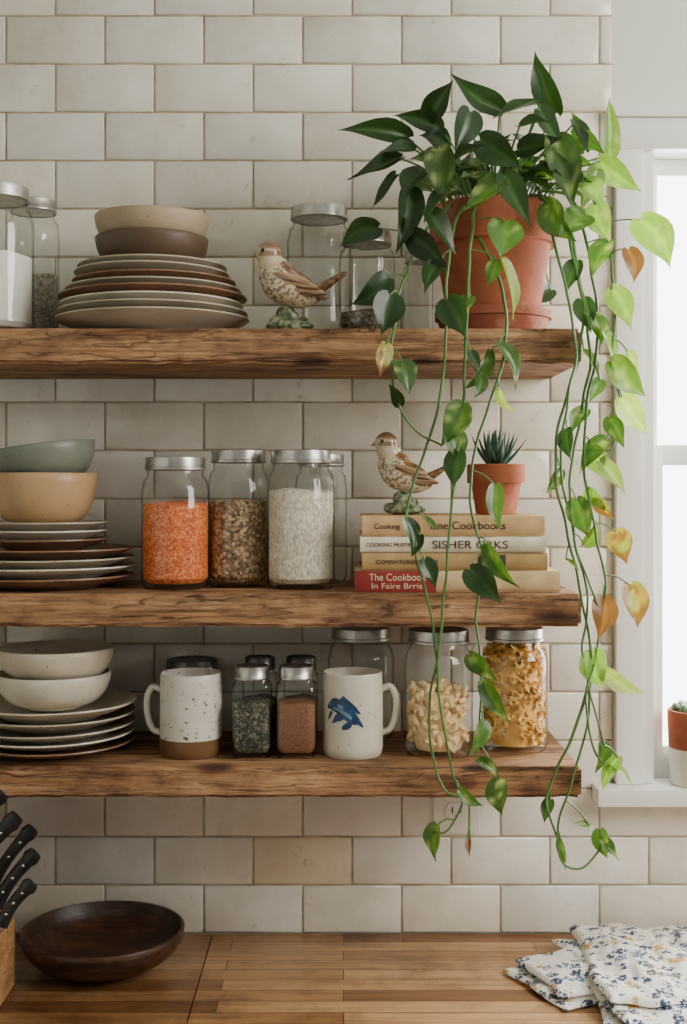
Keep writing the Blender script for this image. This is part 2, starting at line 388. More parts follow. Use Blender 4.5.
# worktop
SX=-.2036
o=MB().add(box(SX,2.2,-.65,-.0006,ZT-.04,ZT,.002)).obj('worktop',M['counter']); tag(o,'honey-coloured butcher block worktop along the tiled wall','worktop')
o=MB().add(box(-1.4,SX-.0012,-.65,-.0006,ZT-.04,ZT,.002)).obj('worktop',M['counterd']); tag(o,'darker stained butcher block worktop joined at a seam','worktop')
r=root('base_cabinet','white painted base cabinet under the wooden worktop','cabinet',(0,-.33,0))
MB().add(box(-1.39,2.19,-.28,.32,.08,ZT-.04)).add(box(-1.39,2.19,-.22,.32,0,.08)).obj('body',M['paint'],parent=r,smooth=False)
for i in range(5):
    d=MB().add(box(-1.35+i*.7,-.68+i*.7,-.3,-.28,.1,ZT-.06,.003)).obj('door',M['paint'],parent=r)
    MB().add(tube([Vector((-.75+i*.7,-.3,.7)),Vector((-.75+i*.7,-.325,.7)),Vector((-.75+i*.7,-.325,.6)),Vector((-.75+i*.7,-.3,.6))],.005)).obj('handle',M['steel'],parent=d)
# shelves
def shelf(z,th,lab,seed):
    x0,x1,y0,y1=-.75,.324,-.25,-.0012
    nx=150
    bm=bmesh.new(); bmesh.ops.create_cube(bm,size=1)
    for v in bm.verts: v.co=Vector((x0+(v.co.x+.5)*(x1-x0),y0+(v.co.y+.5)*(y1-y0),z-th+(v.co.z+.5)*th))
    bmesh.ops.bevel(bm,geom=bm.edges[:],offset=.0045,segments=2,affect='EDGES')
    for q in range(nx-1):
        xx=x0+.006+(x1-x0-.012)*(q+1)/nx
        bmesh.ops.bisect_plane(bm,geom=bm.verts[:]+bm.edges[:]+bm.faces[:],plane_co=(xx,0,0),plane_no=(1,0,0))
    for q in (.3,.6): bmesh.ops.bisect_plane(bm,geom=bm.verts[:]+bm.edges[:]+bm.faces[:],plane_co=(0,0,z-th*q),plane_no=(0,0,1))
    for v in bm.verts:
        if v.co.y<-.1:
            n_=noise.noise(Vector((v.co.x*14,v.co.z*30,seed)))*.0034+noise.noise(Vector((v.co.x*55,v.co.z*60,seed)))*.0026
            v.co.y+=n_
            if v.co.z<z-.01: v.co.z+=noise.noise(Vector((v.co.x*9,2,seed)))*.0028+noise.noise(Vector((v.co.x*45,2,seed)))*.0018
            elif abs(v.co.z-z)>.0005 : v.co.z-=abs(noise.noise(Vector((v.co.x*40,5,seed))))*.0045
    bm.verts.index_update()
    vs=[v.co-Vector((0,0,z)) for v in bm.verts]; fs=[[v.index for v in f.verts] for f in bm.faces]; bm.free()
    vs=[v+Vector((seed*3.7,0,0)) for v in vs]
    o=MB().add((vs,fs)).obj('floating_shelf',M['shelf'],loc=(-seed*3.7,0,z),ang=50); tag(o,lab,'shelf','floating wooden shelves on the tile wall'); return o
shelf(Z1,.048,'thick reclaimed wood shelf holding plates, jars and the trailing plant',1)
shelf(Z2,.045,'reclaimed wood shelf holding jars, bowls and stacked books',2)
shelf(Z3,.042,'reclaimed wood shelf holding mugs, spices and pasta jars',3)
# ---------------------------------------------------------------- jars
def jar(px,y,z,topy,Rpx,label,lid='lid',sq=None,group='glass storage jars',content=None):
    s=F/(y+CD); R=Rpx/s; H=ZP(topy,y-R*.3)-z; x=XP(px,y)
    r=root('glass_jar',label,'jar',(x,y,z),group)
    lh=.019; b=H-lh+.004; n=R*.84
    prof=[(0,.004),(R*.7,.003),(R*.8,.0),(R*.93,.002),(R,.012),(R*1.0,.02),(R*.99,b*.45),(R,b*.78),(R*.985,b*.82),(n+.004,b*.90),(n-.001,b*.93),(n-.001,b)]
    MB().add(lathe(prof,48,sq)).obj('glass_body',M['glass'],parent=r,ang=60)
    L=R*.9
    MB().add(lathe([(L*.97,H-lh),(L,H-lh+.001),(L,H-lh+.004),(L*.975,H-lh+.005),(L*.975,H-.003),(L*.96,H-.0008),(L*.9,H),(L*.84,H-.0015),(0,H-.0015)],96,rib=(H-lh+.005,H-.003))).add(lathe([(0,H-lh+.001),(L*.96,H-lh+.001)],48)).obj('lid',M[lid],parent=r,ang=50)
    return r,R,H,b,x
def fill(px,y,z,R,h,mat,name,label,cat,sq=None):
    rr=R*.945
    vs,fs=lathe([(0,.009),(rr*.85,.009),(rr,.016),(rr,h*.5),(rr,h-.002),(rr*.97,h),(rr*.5,h+.002),(0,h+.003)],48,sq)
    vs=[Vector(v)+Vector((0,0,noise.noise(Vector(v)*40)*.004 if v[2]>h-.004 else 0)) for v in vs]
    o=MB().add((vs,fs)).obj(name,M[mat],loc=(XP(px,y),y,z)); tag(o,label,cat,kind='stuff'); return o
# top shelf
_,R,H,b,x=jar(-6,-.17,Z1,185,39,'tall clear jar with metal lid holding white flour'); fill(-6,-.17,Z1,R,.112,'flour','flour','white flour filling the lower jar','flour')
_,R,H,b,x=jar(33,-.075,Z1,199,26,'slim clear jar with metal lid holding pale oats'); fill(33,-.075,Z1,R,.10,'oat','rolled_oats','pale grey oats inside a slim jar','oats')
_,R,H,b,x=jar(319,-.056,Z1,206,32,'empty clear jar with metal lid behind the bird')
_,R,H,b,x=jar(367,-.15,Z1,231,28,'short clear jar with a little dark seed'); fill(367,-.15,Z1,R,.035,'seeds','dark_seeds','dark seeds at the bottom of a short jar','seeds')
_,R,H,b,x=jar(418,-.05,Z1,250,15,'small slim glass bottle beside the terracotta pot')
# middle
_,R,H,b,x=jar(175.5,-.155,Z2,457,34,'clear jar with metal lid full of orange lentils'); fill(175.5,-.155,Z2,R,.122,'lentil','red_lentils','orange split lentils filling a jar','lentils')
_,R,H,b,x=jar(238.5,-.12,Z2,450,30.5,'clear jar with metal lid full of brown seeds'); fill(238.5,-.12,Z2,R,.125,'brown','brown_grain','mixed brown grain filling a jar','grain')
_,R,H,b,x=jar(301,-.155,Z2,450,34,'clear jar with metal lid full of white rice'); fill(301,-.155,Z2,R,.14,'rice','white_rice','white rice filling a jar','rice')
_,R,H,b,x=jar(321,-.05,Z2,454,26,'clear jar with metal lid behind the rice jar')
# bottom
_,R,H,b,x=jar(361,-.05,Z3,628,33,'empty clear jar with metal lid behind the bird mug')
def pasta(cx,y,z,R,h,mat,name,label,n,kind,seed):
    rg=random.Random(seed); mb=MB(); rr=R*.9
    mb.add(lathe([(0,.009),(rr*.72,.009),(rr*.80,.02),(rr*.80,h*.9),(0,h*.93)],24))
    for i in range(n):
        a=rg.uniform(0,6.283); q=rr*(.66+.28*rg.random()) if i>n*.2 else rr*rg.random()*.8
        zz=.018+(h-.024)*rg.random() if i>n*.2 else h-rg.uniform(0,.012)
        c=Vector((q*math.cos(a),q*math.sin(a),zz)); rot=Euler((rg.uniform(0,6),rg.uniform(0,6),rg.uniform(0,6))).to_matrix().to_4x4()
        T=Matrix.Translation(c)@rot
        if kind=='elbow':
            P=[Vector((.0095*math.cos(t),.0095*math.sin(t),0))-Vector((.006,.004,0)) for t in [j*.42 for j in range(6)]]
            vf=tube(P,.0034,8)
        else:
            L=.027; vs=[];fs=[]
            for j in range(13):
                t=j/12; an=t*7
                for s_ in (-1,-.33,.33,1):
                    vs.append(Vector((math.cos(an)*.0068*s_,math.sin(an)*.0068*s_,(t-.5)*L)))
            for j in range(12):
                for q_ in range(3): fs.append([j*4+q_,j*4+q_+1,j*4+5+q_,j*4+4+q_])
            vf=(vs,fs)
        pts=[T@Vector(v) for v in vf[0]]
        pts=[Vector((p.x*min(1,R*.95/max(1e-6,math.hypot(p.x,p.y))),p.y*min(1,R*.95/max(1e-6,math.hypot(p.x,p.y))),max(p.z,.008))) for p in pts]
        mb.add((pts,vf[1]))
    o=mb.obj(name,M[mat],loc=(cx,y,z)); tag(o,label,'pasta',kind='stuff')
_,R,H,b,x=jar(438.5,-.165,Z3,630,34.5,'clear jar with metal lid half full of cream pasta'); pasta(x,-.165,Z3,R,.098,'pasta1','curly_pasta','pale curly pasta in a glass jar',190,'elbow',1)
_,R,H,b,x=jar(514.5,-.135,Z3,628,33,'clear jar with metal lid full of golden pasta'); pasta(x,-.135,Z3,R,.15,'pasta2','golden_pasta','golden twisted pasta filling a glass jar',340,'curl',2)
_,R,H,b,x=jar(192,-.06,Z3,660,29,'dark-lidded glass jar behind the stoneware mug','liddark'); fill(192,-.06,Z3,R,.1,'seeds','dark_beans','dark beans inside a jar','beans')
_,R,H,b,x=jar(252,-.18,Z3,666,19.5,'small square spice jar of dark dried herbs','lid',6,'spice jars'); fill(252,-.18,Z3,R,.078,'herb','dried_herbs','dark dried herbs in a spice jar','herbs',6)
_,R,H,b,x=jar(296.5,-.18,Z3,666,20,'small square spice jar of brown ground spice','lid',6,'spice jars'); fill(296.5,-.18,Z3,R,.078,'spice','ground_spice','brown ground spice in a spice jar','spice',6)
_,R,H,b,x=jar(260,-.11,Z3,657,17,'small dark spice jar at the back of the shelf','liddark',6,'spice jars'); fill(260,-.11,Z3,R,.07,'herb','dried_herbs','dark dried herbs in a back spice jar','herbs',6)
_,R,H,b,x=jar(301,-.11,Z3,657,17,'small dark spice jar at the back of the shelf','liddark',6,'spice jars'); fill(301,-.11,Z3,R,.07,'spice','ground_spice','brown spice in a back spice jar','spice',6)
# ---------------------------------------------------------------- plates & bowls
def plate(x,y,z,R,mat,label,group,h=.02,rot=0):
    prof=[(0,.003),(R*.5,.003),(R*.52,.0),(R*.58,.0),(R*.62,.004),(R*.8,h*.45),(R*.97,h*.86),(R,h-.001),(R*.995,h+.001),(R*.96,h),(R*.78,h*.62),(R*.62,.0085),(0,.007)]
    o=MB().add(lathe(prof,72)).obj('dinner_plate',M[mat],loc=(x,y,z),ang=60); o.rotation_euler=(random.uniform(-.008,.008),random.uniform(-.008,.008),rot)
    return tag(o,label,'plate',group)
def bowl(x,y,z,R,h,mat,label,group=None,tilt=None,foot=.42,name='ceramic_bowl',cat='bowl',th=.004,sh=1.0):
    prof=[(0,.004),(R*(foot-.05),.004),(R*(foot-.03),0),(R*foot,0),(R*(foot+.02),.004)]
    for i in range(1,9):
        t=i/8; prof.append((R*(foot+.02+(1-foot-.02)*math.sin(t*math.pi/2)**sh),.004+(h-.005)*(1-math.cos(t*math.pi/2))**.85))
    prof+= [(R-.001,h),(R-th*.7,h)]
    for i in range(7,-1,-1):
        t=i/8; prof.append((max(0.002,R*(foot+.02+(1-foot-.02)*math.sin(t*math.pi/2)**sh)-th),.004+th+(h-.005-th)*(1-math.cos(t*math.pi/2))**.85))
    prof.append((0,.004+th))
    o=MB().add(lathe(prof,72)).obj(name,M[mat],loc=(x,y,z),ang=60)
    if tilt: o.rotation_euler=tilt
    return tag(o,label,cat,group)
# top-shelf stack
y=-.145; xs=XP(153.5,y); z=Z1
spec=[(.139,'greyp',.024,.014),(.136,'greyp',.02,.011),(.131,'whitep',.02,.011),(.135,'brownp',.02,.011),(.126,'greyp',.02,.012),(.117,'brownp',.019,.012),(.111,'greyp',.019,.011),(.107,'greyp',.018,.011)]
for R,m_,h,dz in spec:
    plate(xs+random.uniform(-.002,.002),y+random.uniform(-.002,.002),z,R,m_,{'greyp':'grey speckled stoneware plate in a tall stack','whitep':'off-white stoneware plate in a tall stack','brownp':'brown stoneware plate in a tall stack'}[m_],'plates stacked on the top shelf',h); z+=dz
z+=.001
bowl(xs-.002,y,z,.081,.048,'darkbowl','dark brown stoneware bowl on a plate stack','bowls on the top shelf',foot=.55,sh=.8)
bowl(xs-.002,y,z+.031,.082,.048,'beigebowl','beige stoneware bowl nested in a darker bowl','bowls on the top shelf',foot=.55,sh=.8)
# middle stack
y=-.135; z=Z2; xm=XP(49,y)
for R,m_,h,dz in [(.122,'brownp',.018,.0135),(.125,'whitep',.018,.013),(.123,'greyp',.018,.013),(.125,'brownp',.018,.014)]:
    plate(xm,y,z,R,m_,'large '+{'brownp':'brown','whitep':'off-white','greyp':'grey'}[m_]+' stoneware plate in a stack','plates stacked on the middle shelf',h); z+=dz
for R,m_,h,dz in [(.092,'brownp',.017,.013),(.091,'whitep',.017,.011),(.091,'greyp',.017,.011)]:
    plate(xm-.006,y,z,R,m_,'smaller stoneware plate near the top of a stack','plates stacked on the middle shelf',h); z+=dz
z+=.001
xb=XP(43,y)
bowl(xb,y,z,.078,.076,'tanbowl','deep tan stoneware bowl on a plate stack','bowls on the middle shelf',foot=.5,sh=.75)
bowl(xb+.005,y,z+.062,.076,.054,'sagebowl','grey-green bowl resting tilted in a tan bowl','bowls on the middle shelf',tilt=(0,-.13,0),foot=.5,sh=.75)
# bottom stack
y=-.14; z=Z3; xl=XP(52,y)
for R,m_,h,dz in [(.118,'brownp',.017,.012),(.118,'whitep',.017,.012),(.12,'greyp',.018,.013),(.119,'greyp',.02,.013),(.121,'cream',.022,.012)]:
    plate(xl,y,z,R,m_,{'brownp':'brown','whitep':'off-white','greyp':'grey','cream':'cream'}[m_]+' stoneware plate under white bowls','plates stacked on the bottom shelf',h); z+=dz
z+=.001
xb=XP(55,y)
bowl(xb-.002,y,z,.082,.05,'whitep','white speckled bowl on a plate stack','bowls on the bottom shelf',foot=.5,sh=.75)
bowl(xb+.001,y,z+.036,.083,.05,'cream','cream speckled bowl nested in a white bowl','bowls on the bottom shelf',foot=.5,sh=.75)
# ---------------------------------------------------------------- mugs
def mug(pxc,y,z,topy,Rpx,mat,side,label,motif=False):
    s=F/(y+CD); R=Rpx/s; H=ZP(topy,y)-z; r=root('coffee_mug',label,'mug',(XP(pxc,y),y,z))
    MB().add(lathe([(0,.003),(R*.85,.002),(R*.9,0),(R*.96,.003),(R,.012),(R,H*.5),(R*.98,H-.003),(R*.96,H),(R*.92,H-.002),(R*.91,H*.5),(R*.88,.012),(0,.009)],64)).obj('body',M[mat],parent=r,ang=60)
    P=smoothpts([(side*R*.95,0,H*.78),(side*(R+.010),0,H*.82),(side*(R+.018),0,H*.70),(side*(R+.018),0,H*.5),(side*(R+.011),0,H*.32),(side*R*.95,0,H*.26)],6)
    MB().add(tube(P,.0046,12,1.35,up=(0,1,0))).obj('handle',M[mat],parent=r)
    if motif:
        h=H
        def strips(mb,LL,off):
            for L in LL:
                vs=[];fs=[]
                for i in range(len(L)-1):
                    for k in range(5):
                        t=k/5; vs.append([L[i][j]*(1-t)+L[i+1][j]*t for j in range(3)])
                vs.append(list(L[-1])); out=[]
                for u,lo,hi in vs:
                    an=-math.pi/2+u/R
                    for w_ in (lo*h,hi*h): out.append(Vector(((R+off)*math.cos(an),(R+off)*math.sin(an),w_)))
                for i in range(len(vs)-1): fs.append([2*i,2*i+2,2*i+3,2*i+1])
                mb.add((out,fs))
        mb=MB()
        strips(mb,[[(-.042,.60,.62),(-.037,.59,.67),(-.031,.58,.72),(-.024,.55,.73),(-.016,.50,.69),(-.007,.45,.64),(.002,.42,.57),(.009,.43,.49)],
         [(-.022,.68,.70),(-.014,.66,.76),(-.005,.60,.70),(.004,.56,.63),(.010,.54,.56)],
         [(-.032,.42,.44),(-.026,.44,.53),(-.018,.46,.56),(-.012,.49,.54)],
         [(-.016,.36,.40),(-.009,.36,.45),(-.002,.40,.45)],[(-.040,.46,.48),(-.036,.48,.56),(-.031,.54,.58)],
         [(.004,.44,.50),(.010,.40,.47),(.014,.38,.41)]],.0006)
        o=mb.obj('painted_motif',M['blue'],parent=r); o['label']='blue brush-painted bird motif'
        mb=MB(); strips(mb,[[(-.030,.60,.62),(-.020,.57,.61),(-.010,.52,.57),(-.002,.48,.52)],[(-.022,.62,.66),(-.014,.60,.64)],[(-.036,.63,.65),(-.033,.64,.67)]],.0009)
        o=mb.obj('painted_highlight',M['bluel'],parent=r); o['label']='pale blue feather strokes'
    return r
mug(191,-.17,Z3,672,31,'mug1',-1,'white speckled stoneware mug with bare brown foot')
mug(353,-.17,Z3,671,30,'mug2',1,'white ceramic mug painted with a blue bird',True)
# ---------------------------------------------------------------- bird figurines
def bird(loc,s,label,head_up=0,tail=(50,53),seed=0,rotz=0):
    r=root('bird_figurine',label,'figurine',loc,'ceramic bird figurines',rot=(0,0,rotz))
    k=s
    def e(x,z,rx,ry,rz,rot=0,yy=0): return ico((x*k,yy*k,z*k),(rx*k,ry*k,rz*k),3,(0,rot,0))
    hx,hz=-19,70+head_up
    tx,tz=tail
    parts=[e(hx,hz,12,11,11.5),e(hx+3,hz-10,13,12,11),e(-11,50,17,15,16),e(-6,42,20,17,17,.4),e(3,38,23,17,16,.35),e(14,34,15,12,10,.1)]
    n=8
    for i in range(n):
        t=i/(n-1); parts.append(e(18+(tx-18)*t,34+(tz-34)*t,7,9-4*t,6-3.2*t,-math.atan2(tz-34,tx-18)))
    vs,fs=remeshed(parts,.0015*k/.0014,6)
    cream=Vector((.74,.62,.43)); brown=Vector((.13,.06,.025)); tan=Vector((.34,.18,.08))
    def colf(p):
        x,y_,z=p.x/k,p.y/k,p.z/k
        nn=noise.noise(Vector((x*.16,y_*.16,z*.16+seed))); n2=noise.noise(Vector((x*.35+9,y_*.35,z*.35)))
        c=cream.copy()
        if (Vector((x-hx,0,z-hz))).length<15 or z>hz-8:
            m_=max(0,min(1,(z-hz+(x-hx)*.5)/7+nn*.5)); c=cream.lerp(tan,.2+.8*m_)
            if z>hz+4+nn*3: c=c.lerp(brown,.6)
            if abs(z-hz+1)<2.2 and x-hx>-8: c=c.lerp(brown,.7)
        else:
            back=(z-38)*.6+(x-2)*.55
            if back>6: c=tan.lerp(brown,max(0,min(1,.5+nn*1.5)))
            elif n2>.14: c=cream.lerp(brown,.75)
            if x>26: c=tan.lerp(brown,max(0,min(1,.6+n2*1.5)))
            if z<28 and x<10 : c=c.lerp(Vector((.6,.42,.28)),.4)
        return c
    MB().add((vs,fs),col=colf).obj('body',M['bird'],parent=r,ang=80)
    for sd in (-1,1):
        mb=MB()
        for i in range(6):
            t=i/5
            mb.add(ico(((3+i*2.0)*k,sd*(16.4-.6*i)*k,(46-i*2.6)*k),((17+i*1.0)*k,2.2*k,3.0*k),2,(0,.28-.05*i,0)),col=(lambda p,i=i:(Vector((.36,.21,.10)) if (i%2==0) else Vector((.13,.06,.025))).lerp(Vector((.6,.48,.33)),max(0,min(1,noise.noise(p*220)*1.4)))))
        mb.obj('wing',M['bird'],parent=r)
        MB().add(ico(((hx-4.5)*k,sd*9.6*k,(hz+1.5)*k),1.8*k,2)).obj('eye',M['eye'],parent=r)
    MB().add(tube([Vector(((hx-9)*k,0,(hz-.5)*k)),Vector(((hx-12)*k,0,(hz-1)*k)),Vector(((hx-16)*k,0,(hz-2.5)*k))],[3.4*k,2.2*k,.4*k],10),col=(.4,.24,.1)).obj('beak',M['bird'],parent=r)
    rg=random.Random(seed+5); parts=[ico((0,0,5*k),(22*k,15*k,6*k),3)]
    for i in range(16):
        a=rg.uniform(0,6.28); q=rg.uniform(.2,1); hh=rg.uniform(5,17)*(1.15-q*.6)
        parts.append(ico((17*q*math.cos(a)*k,11*q*math.sin(a)*k,hh*k),(6.5*k,6*k,5.5*k),2))
    parts.append(ico((-4*k,0,16*k),(9*k,8*k,9*k),2))
    vs,fs=remeshed(parts,.0016*k/.0014,2); vs=[Vector((v.x,v.y,max(v.z,0))) for v in vs]
    o=MB().add((vs,fs),col=lambda p:Vector((.06,.10,.04)).lerp(Vector((.38,.40,.26)),max(0,min(1,.4+1.6*noise.noise(p*150+Vector((seed,0,0))))))).obj('mossy_base',M['bird'],parent=r,ang=80)
    o['label']='green and cream glazed rocky base'
    return r
y=-.205; s1=(y+CD)/F
bird((XP(290,y),y,Z1),s1*1.12,'brown and cream ceramic songbird on mossy base',tail=(45,50),seed=1)
# ---------------------------------------------------------------- books
YB=-.225
def text(s,size,mat,parent,loc,name='title',width=None):
    cu=bpy.data.curves.new('t','FONT'); cu.body=s; cu.size=size; cu.extrude=.0002
    o=bpy.data.objects.new('t',cu); COL.objects.link(o); bpy.context.view_layer.update()
    me=bpy.data.meshes.new_from_object(o.evaluated_get(bpy.context.evaluated_depsgraph_get()))
    bpy.data.objects.remove(o)
    if width:
        mx=max(v.co.x for v in me.vertices)
        for v in me.vertices: v.co.x*=width/mx
    t=bpy.data.objects.new(name,me); COL.objects.link(t); me.materials.clear(); me.materials.append(M[mat])
    t.parent=parent; t.location=loc; t.rotation_euler=(math.pi/2,0,0); return t
def book(x0p,x1p,z,th,depth,mat,label,yf,rotz=0):
    x0,x1=XP(x0p,yf),XP(x1p,yf); Lx=x1-x0
    r=root('cookbook',label,'book',((x0+x1)/2,yf,z),'stack of vintage cookbooks',rot=(0,0,rotz))
    h=Lx/2; c=.0028; e=.0004
    mb=MB(); mb.add(box(-h,h,.003,depth,e,c,.0008)); mb.add(box(-h,h,.003,depth,th-c,th-e,.0008))
    pr=[]; n=8
    for i in range(n+1):
        a=-math.pi/2+math.pi*i/n; pr.append((.0045-.0045*math.cos(a),th/2+(th/2-e)*math.sin(a)))
    vs=[];fs=[]
    for xx in (-h,h):
        for yy,zz in pr: vs.append((xx,yy,zz))
        for yy,zz in pr[::-1]: vs.append((xx,yy+.0025,max(c*.6,min(th-c*.6,zz))))
    m=len(pr)*2
    for i in range(m): fs.append([i,(i+1)%m,m+(i+1)%m,m+i])
    for q in range(n): 
        fs.append([q,q+1,m-2-q,m-1-q]); fs.append([m+q,m+m-1-q,m+m-2-q,m+q+1])
    mb.add((vs,fs)); mb.obj('cover',M[mat],parent=r,ang=50)
    MB().add(box(-h+.004,h-.004,.006,depth-.004,c,th-c)).obj('pages',M['pages'],parent=r,smooth=False)
    return r,h
def spx(px,cx,yf): return XP(px,yf)-cx
PW=(YB+CD)/F
z=Z2
yf=YB
b4,h=book(355,560,z,.0300,.17,'bk4b','old cookbook with red and tan spine at stack bottom',yf)
cx=b4.location.x
lab=MB().add(box(-h-.0003,spx(436,cx,yf),-.0009,.004,.0006,.0294,.001)).obj('spine_label',M['bk4'],parent=b4); lab['label']='red cloth spine panel'
text('The Cookbook',.0135,'inklight',b4,(spx(369,cx,yf),-.0016,.0165),width=57*PW); text('In Faire Brris',.0105,'inklight',b4,(spx(371,cx,yf),-.0016,.0055),'subtitle',width=51*PW)
z+=.0300
b3,h=book(362,548,z,.0245,.165,'bk3','ochre cookbook with dark label on its spine',yf+.002,.01); cx=b3.location.x
MB().add(box(spx(478,cx,yf),spx(506,cx,yf),-.0006,.004,.003,.0215,.0006)).obj('spine_label',M['olive'],parent=b3)
text('COMISH FORER OORKS',.0085,'ink',b3,(spx(376,cx,yf),-.0006,.009),width=62*PW); z+=.0245
b2,h=book(360,546,z,.0225,.16,'bk2','white cookbook with black spine lettering',yf+.001,-.01); cx=b2.location.x
text('SISHER CRKS',.0155,'ink',b2,(spx(432,cx,yf),-.0006,.0060),width=76*PW); text('COOKING MUSTINES',.0075,'ink',b2,(spx(366,cx,yf),-.0006,.0085),'subtitle'); z+=.0225
b1,h=book(362,545,z,.0290,.165,'bk1','tan cookbook at the top of the stack',yf+.003,.006); cx=b1.location.x
text('iane Cookbooks',.0155,'ink',b1,(spx(430,cx,yf),-.0006,.010),width=76*PW); text('Cooking',.0105,'ink',b1,(spx(374,cx,yf),-.0006,.0105),'subtitle'); z+=.0290
ZB=z
y=-.17; s2=(y+CD)/F
bird((XP(405,y),y,ZB),s2*.98,'speckled brown ceramic songbird standing on cookbooks',head_up=3,tail=(38,46),seed=4)
# succulent
y=-.15; s=F/(y+CD); r=root('potted_succulent','small spiky succulent in a terracotta pot on books','plant',(XP(496,y),y,ZB))
R=29/s; H=.072
MB().add(lathe([(0,.0),(R*.66,0),(R*.7,.003),(R*.86,H*.62),(R*.98,H*.62),(R,H*.65),(R,H*.98),(R*.96,H),(R*.86,H),(R*.84,H*.86),(0,H*.86)],56)).obj('pot',M['terra'],parent=r,ang=35)
MB().add(lathe([(0,H*.9),(R*.84,H*.88)],40)).obj('soil',M['soil'],parent=r)
mb=MB(); rg=random.Random(2)
for i in range(26):
    el=math.radians(24+60*(i/26)+rg.uniform(-5,5)); a=i*2.4; L=.064*(1-.15*i/26)
    P=[];rad=[]
    for j in range(7):
        t=j/6; e_=el+.3*t; P.append(Vector((math.cos(a)*math.cos(e_)*L*t,math.sin(a)*math.cos(e_)*L*t,H*.9+math.sin(e_)*L*t))); rad.append(.0078*(1-t)**.7*(.75+.8*t*(1-t))+.0003)
    mb.add(tube(P,rad,8,.5,up=(0,0,1)),col=lambda p:Vector((.03,.09,.05)).lerp(Vector((.22,.33,.24)),max(0,min(1,noise.noise(p*500)*1.5))))
mb.obj('rosette',M['agave'],parent=r)
# ---------------------------------------------------------------- pothos
y=-.14; s=F/(y+CD); PC=Vector((XP(493,y),y,Z1))
plant=root('potted_pothos','large trailing pothos in a terracotta pot and saucer','plant',PC)
Hp=.186; R=.092; r0=.064; zb=.014
MB().add(lathe([(0,.0),(.068,.0),(.074,.003),(.080,.024),(.084,.025),(.084,.036),(.080,.037),(.077,.035),(.066,.012),(0,.012)],72)).obj('saucer',M['terra2'],parent=plant,ang=40)
MB().add(lathe([(0,zb),(r0-.003,zb),(r0,zb+.003),(R*.9,Hp-.056),(R*.985,Hp-.055),(R,Hp-.052),(R,Hp-.004),(R*.98,Hp),(R*.9,Hp),(R*.88,Hp-.02),(0,Hp-.02)],72)).obj('pot',M['terra'],parent=plant,ang=35)
MB().add(lathe([(0,Hp-.013),(R*.5,Hp-.014),(R*.88,Hp-.018)],40)).obj('soil',M['soil'],parent=plant)
TONE={0:(.022,.060,.018),1:(.055,.135,.026),2:(.17,.33,.05),3:(.48,.34,.08),4:(.20,.09,.035),5:(.34,.48,.12)}  # pale greens put window backlight into right-hand leaves, dark greens shade inner ones
PROF=[(0,.10),(.02,.24),(.07,.37),(.16,.46),(.28,.5),(.42,.48),(.56,.40),(.70,.27),(.82,.14),(.92,.05),(1,0.004)]
fol=MB(); pet=MB(); rl=random.Random(11)
def leaf(base,tip,wr=.85,tone=0,roll=None,curl=None,seed=None):
    wr*=.82
    d=tip-base; L=d.length; d.normalize()
    if roll is None: roll=rl.uniform(-.8,.8)
    if curl is None: curl=rl.uniform(.05,.28)
    n=Vector((rl.uniform(-.25,.25),-1,.45)); n=(n-d*n.dot(d)).normalized()
    n=Matrix.Rotation(roll,3,d)@n; w=d.cross(n)
    vs=[];fs=[];cs=[]; c0=Vector(TONE[tone]); vr=rl.uniform(.65,1.4); c0=c0*vr
    S=[-1,-.66,-.33,0,.33,.66,1]; ph=rl.uniform(0,6); bend=rl.uniform(-.14,.14)*L
    for t,hw in PROF:
        for s_ in S:
            back=-.09*abs(s_)**1.5*L*max(0,1-t/.18)
            q=base+d*(t*L+back)+w*(s_*hw*L*wr+bend*math.sin(t*math.pi))+n*(-curl*L*(t**2)+.2*L*abs(s_)*hw*1.2+.02*L*math.sin(t*9+ph+s_*2)*abs(s_))
            vs.append(q)
            c=c0*1.0
            if s_==0: c=c0*1.5+Vector((.01,.015,0))
            nn=noise.noise(q*90+Vector((ph,0,0)))
            if tone in(1,2,5) and nn>.15: c=c.lerp(Vector((.40,.50,.20)),min(1,(nn-.15)*1.8))
            if tone==3: 
                if t>.6 or nn>.2: c=c.lerp(Vector((.18,.07,.025)),.8)
                elif nn<-.1: c=c.lerp(Vector((.2,.35,.08)),.7)
            cs.append(c)
    m=len(S)
    for i in range(len(PROF)-1):
        for k in range(m-1): fs.append([i*m+k,i*m+k+1,(i+1)*m+k+1,(i+1)*m+k])
    fol.add((vs,fs),0,col=cs)
YV=-.285
def V(px,py,y=YV): return W(px,py,y)
